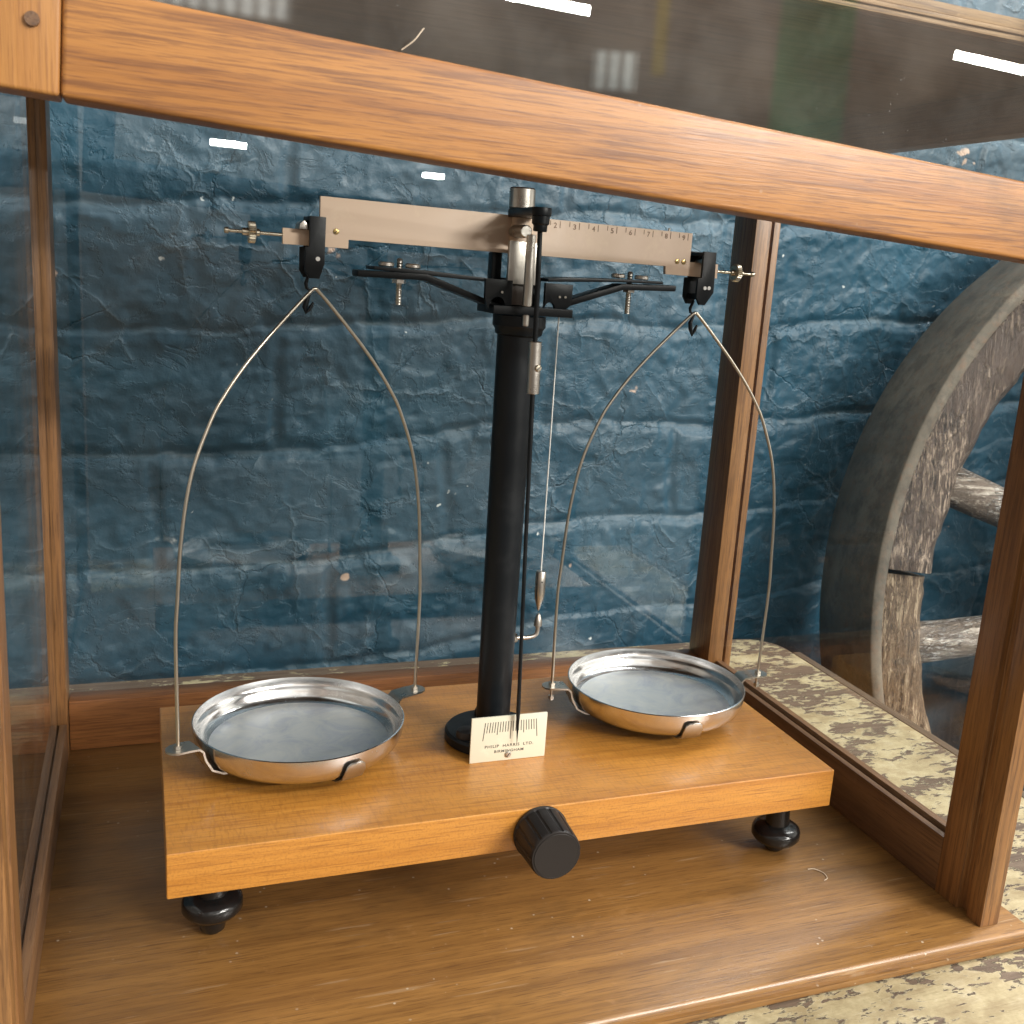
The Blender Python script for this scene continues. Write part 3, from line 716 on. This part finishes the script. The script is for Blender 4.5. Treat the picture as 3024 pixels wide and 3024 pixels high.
    for sg in (-1, 1):
        bm = bmesh.new(); zz = 259.0
        cyl(bm, B(sg*118.6, 0, zz), B(sg*142.5, 0, zz), .0008, seg=16); cyl(bm, B(sg*142.3, 0, zz), B(sg*144.4, 0, zz), .0014, seg=16, ch=.0004)
        rod = finish(bm, 'threaded_rod', M['nickel'], beam)
        bm = bmesh.new(); knurl(bm, B(sg*130.6, 0, zz), B(sg*134.0, 0, zz), .0048, 26)
        cyl(bm, B(sg*128.6, 0, zz), B(sg*136.6, 0, zz), .0017, seg=20, ch=.0003)
        finish(bm, 'adjusting_nut', M['nickel'], beam, smooth=20)
    # end stirrups with their hooks
    for sg in (-1, 1):
        bm = bmesh.new()
        if sg < 0:
            front = [(-107.6, 268.4), (-100.1, 268.4), (-100.4, 247.2), (-102.6, 240.3), (-107.4, 240.3), (-109.4, 243.6), (-109.4, 254.4), (-107.6, 254.6)]
        else:
            front = [(107.4, 268.9), (114.2, 268.9), (114.3, 247.2), (109.2, 240.2), (107.6, 240.2), (107.2, 242), (104.9, 243.5), (104.9, 256)]
            front = [(105.0, 268.8), (113.0, 268.8), (113.6, 247.2), (108.8, 240.2), (105.2, 240.2), (102.8, 244.0), (102.8, 254.5), (105.0, 254.6)]
        back = [(s_, z_) for s_, z_ in front]
        prism(bm, front, -.0082, -.0064, B); prism(bm, back, .0052, .0070, B)
        sa = [p[0] for p in front]; s0, s1_ = (-107.6, -100.1) if sg < 0 else (105.0, 113.0)
        prism(bm, [(s0, 266.4), (s1_, 266.4), (s1_, 268.3), (s0, 268.3)], -.0063, .0051, B)
        prism(bm, [(s0+.6, 243.0), (s1_-.9, 243.0), (s1_-.9, 246.2), (s0+.6, 246.2)], -.0063, .0051, B)
        st = finish(bm, 'stirrup', M['black'], beam, bevel=.0003)
        bm = bmesh.new()
        dots = ((-103.6, 249.3),) if sg < 0 else ((107.6, 249.4), (110.2, 249.5))
        for s_, z_ in dots: cyl(bm, B(s_, -.0082, z_), B(s_, -.0086, z_), .0010, seg=20)
        finish(bm, 'pin', M['white'], st)
        bm = bmesh.new(); prism(bm, [(sg*109.8-2.2, 262.2), (sg*109.8+2.2, 262.2), (sg*109.8+1.8, 264.6), (sg*109.8, 266.2), (sg*109.8-1.8, 264.6)], -.0060, .0050, B)
        finish(bm, 'knife_edge', M['steel'], beam, bevel=.0003)
        P = [(-106.1, 242.), (-107.3, 237.6), (-106.9, 235.6), (-105.3, 234.2), (-106.6, 230.), (-107.6, 226.5), (-107.1, 223.8), (-105.2, 226.), (-103.6, 228.9)] if sg < 0 else \
            [(106.4, 242.), (104.6, 237.8), (104.9, 235.9), (107.5, 234.2), (105.6, 230.), (106.2, 226.5), (107.5, 222.9), (109., 226.), (110.2, 228.8)]
        bm = bmesh.new(); tube(bm, [B(s_, .0, z_) for s_, z_ in P], .0007, 10, radii=[.0007, .0009, .0008, .0007, .0012, .0013, .0006, .0010, .0006]); finish(bm, 'hook', M['black'], st, smooth=40)
    # central yoke, knife stub, neck, cap, link arm
    bm = bmesh.new(); prism(bm, [(-10.7, 244.4), (6.2, 244.4), (6.2, 265.2), (-10.7, 265.2)], -.0135, -.0112, B)
    yo = finish(bm, 'yoke', M['steel'], beam, bevel=.0004)
    bm = bmesh.new(); prism(bm, [(-8.5, 234), (4.8, 234), (4.8, 246), (-8.5, 246)], -.0105, .002, B); finish(bm, 'knife_block', paint('dark_brown_agate', (.035, .024, .018), .3), yo, bevel=.0004)
    bm = bmesh.new(); cyl(bm, B(-4.5, -.003, 270.0), B(-4.5, -.019, 270.0), .0031, seg=28, ch=.0005); finish(bm, 'pivot_pin', M['steel'], yo)
    bm = bmesh.new(); cyl(bm, B(-3.6, -.0235, 234.2), B(-3.6, -.0235, 268.6), .0023, seg=24, ch=.0003); finish(bm, 'tube', M['steel'], yo)
    bm = bmesh.new(); cyl(bm, B(-3.8, -.0235, 224.5), B(-3.8, -.0235, 230.), .0016, seg=20, ch=.0003); finish(bm, 'stop_pin', M['steel'], head)
    bm = bmesh.new(); cyl(bm, B(-1.2, -.003, 265.4), B(-1.2, -.003, 277.2), .0055, .0045, seg=32); finish(bm, 'neck', M['beam'], beam)
    bm = bmesh.new(); cyl(bm, B(-1.2, -.003, 281.0), B(-1.3, -.003, 291.6), .0064, seg=40, ch=.0007); finish(bm, 'cap', M['steel'], beam)
    px, py = .1667, .0485
    bm = bmesh.new()
    A0 = B(-1.2, -.003, 0); A0.z = 0; A1 = Vector((px, py, 0)); dr = (A1-A0).normalized(); pr = Vector((-dr.y, dr.x, 0))
    for (z0, z1) in ((.2764, .2802),):
        oc = []
        for (cc, rr, a_0) in ((A0, .0066, pi/2), (A1, .0048, -pi/2)):
            for k in range(17):
                an = a_0+pi*k/16
                oc.append(cc+rr*(dr*cos(an)+pr*sin(an)))
        va = [bm.verts.new((p.x, p.y, z0)) for p in oc]; vb_ = [bm.verts.new((p.x, p.y, z1)) for p in oc]
        bm.faces.new(va); bm.faces.new(vb_[::-1]); k = len(va)
        for i in range(k): bm.faces.new((va[i], vb_[i], vb_[(i+1) % k], va[(i+1) % k]))
    finish(bm, 'link_arm', M['black'], beam, bevel=.0004)
    bm = bmesh.new(); lathe(bm, [(0, .2694), (.0030, .2694), (.0033, .2700), (.0033, .2722), (.0041, .2730), (.0042, .2760), (.0042, .2763), (0, .2763)], Matrix.Translation((px, py, 0)), 28)
    pt = finish(bm, 'pointer_holder', M['black'], beam)
    bm = bmesh.new(); tube(bm, [(px, py, .2694), (px+.0012, py, .2190), (px+.0034, py, .120), (px+.0054, py, .040), (px+.0057, py, .0275), (px+.0061, py, .0108)], .0011, 12,
                           radii=[.0012, .0012, .0010, .0010, .0011, .00012])
    pp = finish(bm, 'pointer', M['black'], b)
    bm = bmesh.new(); cyl(bm, (px+.0018, py, .1938), (px+.0013, py, .2187), .0031, seg=32, ch=.0003)
    pw = finish(bm, 'sliding_weight', M['steel'], pp)
    screw('screw', pw, (px+.0024, py-.0030, .2065), (.2, -1, 0), .0017, .0012, M['nickel'])
    # plumb line
    sx_, sy_ = .1915, .0800
    bm = bmesh.new(); tube(bm, [(sx_, sy_, .2330), (sx_+.0002, sy_, .16), (sx_+.0003, sy_, .0940)], .00035, 8); pl = finish(bm, 'plumb_line', M['thread'], b)
    bm = bmesh.new(); lathe(bm, [(0, .0945), (.0024, .0945), (.0028, .0938), (.0029, .0830), (.0024, .0790), (.0004, .0722), (0, .0720)], Matrix.Translation((sx_+.0003, sy_, 0)), 28)
    pb = finish(bm, 'plumb_bob', M['steel'], pl)
    bm = bmesh.new(); cyl(bm, (sx_+.0002, sy_-.0030, .0890), (sx_+.0002, sy_-.0026, .0890), .0005, seg=12); finish(bm, 'hole', M['ink'], pb)
    bm = bmesh.new()
    tube(bm, catmull([(cx+.0085, sy_, .0572), (sx_-.005, sy_, .0570), (sx_-.0006, sy_, .0580), (sx_+.0006, sy_, .0605), (sx_+.0006, sy_, .0645)], 6), .0012, 12)
    cyl(bm, (cx+.0090, sy_, .0572), (cx+.0112, sy_, .0572), .0026, seg=6)
    lathe(bm, [(.0012, .0628), (.0022, .0634), (.0022, .0662), (.0012, .0695), (0, .0712)], Matrix.Translation((sx_+.0006, sy_, 0)), 20)
    finish(bm, 'plumb_stop', M['steel'], b)
    # graduated plate
    x0, x1, yp, h = .1484, .1901, .0519, .0252
    bm = bmesh.new(); box(bm, x0, x1, yp-.0006, yp+.0006, .0001, h); pla = finish(bm, 'scale_plate', M['plate'], b, bevel=.0003)
    bm = bmesh.new()
    fy = yp-.0006
    for k in range(21):
        tx = x0+.0075+.0280*k/20; L = .0100 if k % 10 == 0 else (.0072 if k % 5 == 0 else .0058); fan = (k-10)*.00010
        zt_ = h-.0030; w_ = .00019
        vs = [bm.verts.new(p) for p in ((tx-w_+fan*L/.01, fy-.00006, zt_-L), (tx+w_+fan*L/.01, fy-.00006, zt_-L), (tx+w_, fy-.00006, zt_), (tx-w_, fy-.00006, zt_))]
        r_ = bmesh.ops.extrude_face_region(bm, geom=[bm.faces.new(vs)])
        for g in r_['geom']:
            if isinstance(g, bmesh.types.BMVert): g.co.y += .00006
    finish(bm, 'graduations', M['ink'], pla)
    for body, wd, ht, zz in (('PHILIP  HARRIS  LTD.', .0268, .0016, .0078), ('BIRMINGHAM', .0162, .0015, .0048)):
        m = Matrix(((1, 0, 0), (0, 0, -1), (0, 1, 0))).to_4x4(); m.translation = ((x0+x1)/2+.0004, fy, zz)
        text_mesh(body, wd, ht, m, 'lettering', M['ink'], pla, .00006, 1.15)
    screw('screw', pla, ((x0+x1)/2, fy, .0034), (0, -1, 0), .0017, .0009, M['steel'])
    bm = bmesh.new(); box(bm, x0+.006, x1-.006, yp+.0007, yp+.006, .0001, .0055); finish(bm, 'plate_bracket', M['black'], pla, bevel=.0003)
    return b
build_balance()

# ------------------------------------------------------------------ the two pans with their hangers
HALF = [(.0665, .0215), (.0672, .0735), (.0662, .0950), (.0640, .1250), (.0590, .1530), (.0500, .1765), (.0432, .1882), (.0352, .1992), (.0260, .2100), (.0162, .2204), (.0074, .2294), (.0014, .2351), (0, .2358)]
def build_pan(cx, cy, yaw, hx, hy, label, below):
    ZR = .0215
    p = empty('weighing_pan', label, 'pan', (cx, cy, .0080), 'steel pans hanging from the balance beam')
    T = Matrix.Translation((cx, cy, ZR))
    bm = bmesh.new()
    outer = [(0, -.0160), (.0385, -.0160), (.0430, -.0153), (.0470, -.0135), (.0500, -.0105), (.0517, -.0065), (.0523, -.0030), (.0525, 0)]
    inner = [(.0519, .0003), (.0517, -.0036), (.0511, -.0050), (.0501, -.0057), (.0496, -.0072), (.0486, -.0098), (.0466, -.0113), (.0448, -.0118)]
    lathe(bm, outer+inner+[(.0446, -.0119)], T, 96); d = finish(bm, 'dish', M['pan'], p, smooth=60)
    bm = bmesh.new(); lathe(bm, [(.0447, -.0119), (.0436, -.0121), (0, -.0121)], T, 96); finish(bm, 'dish_bottom', M['panfloor'], d, smooth=60)
    # straps under and beside the dish
    R = Matrix.Rotation(yaw, 4, 'Z')
    H = Vector((hx, hy, 0)); Cc = Vector((cx, cy, 0))
    bm = bmesh.new()
    for sg in (-1, 1):
        foot = (H + (R @ Vector((sg*.0665, 0, 0)))) - Cc; fr_ = foot.length; u = foot.normalized(); v = Vector((-u.y, u.x, 0))
        prof = [(.010, -.0167, .006), (.039, -.0167, .006), (.0450, -.0158, .006), (.0505, -.0128, .0058), (.0538, -.0070, .0056), (.0551, -.0020, .0056), (.0570, -.0003, .0056), (fr_-.003, .0002, .0056), (fr_+.002, .0002, .0052), (fr_+.0045, .0002, .0036), (fr_+.0057, .0002, .0012)]
        for th_ in (0,):
            ra = [];
            for i, (r_, z_, w_) in enumerate(prof):
                j0, j1 = max(i-1, 0), min(i+1, len(prof)-1); tt = Vector((prof[j1][0]-prof[j0][0], 0, prof[j1][1]-prof[j0][1])).normalized(); nn = Vector((-tt.z, 0, tt.x))*.0005
                c_ = Cc+u*r_+Vector((0, 0, ZR+z_)); no = u*nn.x+Vector((0, 0, nn.z))
                ra.append([bm.verts.new(c_+v*w_+no), bm.verts.new(c_-v*w_+no), bm.verts.new(c_-v*w_-no), bm.verts.new(c_+v*w_-no)])
            for a_, b_ in zip(ra, ra[1:]):
                for k in range(4): bm.faces.new((a_[k], a_[(k+1) % 4], b_[(k+1) % 4], b_[k]))
            bm.faces.new(ra[0]); bm.faces.new(ra[-1][::-1])
    # short side straps folded up against the dish
    for sg in (-1, 1):
        u = R @ Vector((0, sg, 0)); v = Vector((-u.y, u.x, 0)); ra = []
        for r_, z_, w_ in [(.010, -.0169, .0055), (.039, -.0169, .0055), (.0450, -.0160, .0055), (.0502, -.0128, .0055), (.0530, -.0080, .0055), (.0537, -.0050, .0048), (.0538, -.0038, .0030)]:
            c_ = Cc+u*r_+Vector((0, 0, ZR+z_)); no = (u*.8+Vector((0, 0, -.6))).normalized()*.0004
            def bend(q): 
                # follow the round wall of the dish
                return q
            ra.append([bm.verts.new(bend(c_+v*w_+no)), bm.verts.new(bend(c_-v*w_+no)), bm.verts.new(c_-v*w_-no), bm.verts.new(c_+v*w_-no)])
        for a_, b_ in zip(ra, ra[1:]):
            for k in range(4): bm.faces.new((a_[k], a_[(k+1) % 4], b_[(k+1) % 4], b_[k]))
        bm.faces.new(ra[0]); bm.faces.new(ra[-1][::-1])
    finish(bm, 'strap', M['steel'], p, smooth=50)
    # hanger wire
    P = [(s_*1., z_) for s_, z_ in HALF]
    right = catmull([(a_, 0, z_) for a_, z_ in P], 8)
    left = [Vector((-q.x, 0, q.z)) for q in right]
    path = left[:-1]+right[::-1]
    path = [H + (R @ Vector((q.x, 0, 0))) + Vector((0, 0, q.z)) for q in path]
    bm = bmesh.new(); tube(bm, path, .00085, 12); hw_ = finish(bm, 'hanger_wire', M['wire'], p, smooth=60)
    for sg in (-1, 1):
        f = H + (R @ Vector((sg*.0665, 0, 0)))
        bm = bmesh.new(); cyl(bm, f+Vector((0, 0, ZR+.0008)), f+Vector((0, 0, ZR+.0026)), .0021, seg=6); finish(bm, 'nut', M['steel'], hw_)
        if sg in below:
            bm = bmesh.new(); cyl(bm, f+Vector((0, 0, ZR-.0085)), f+Vector((0, 0, ZR-.0002)), .0009, seg=14)
            cyl(bm, f+Vector((0, 0, ZR-.0078)), f+Vector((0, 0, ZR-.0056)), .0018, seg=6); finish(bm, 'bolt_end', M['steel'], hw_)
    return p
build_pan(.0662, .0810, math.atan2(.0479, .1243), .0688, .0788, 'round steel pan hanging at the left end of the beam, nearest the viewer', ())
build_pan(.2735, .0895, math.atan2(-.0066, .1302), .2749, .0894, 'round steel pan hanging under the numbered right arm of the beam', (-1, 1))

# ------------------------------------------------------------------ lint
def fibre(pts, r, label, mat=M['lint']):
    bm = bmesh.new(); tube(bm, catmull(pts, 6), r, 6)
    return tag(finish(bm, 'lint_fibre', mat), label, 'lint')
fibre([(.333, .002, ZF+.0004), (.3365, .001, ZF+.0006), (.3395, -.0035, ZF+.0004), (.3385, -.0085, ZF+.0004), (.3355, -.010, ZF+.0004)], .00022, 'tiny curled pale fibre lying on the case floor near the right foot')
fibre([(.0680, -.0895, .3130), (.0715, -.0905, .3160), (.0745, -.0900, .3200)], .00022, 'thin pale splinter sticking up from the top of the raised sash rail')
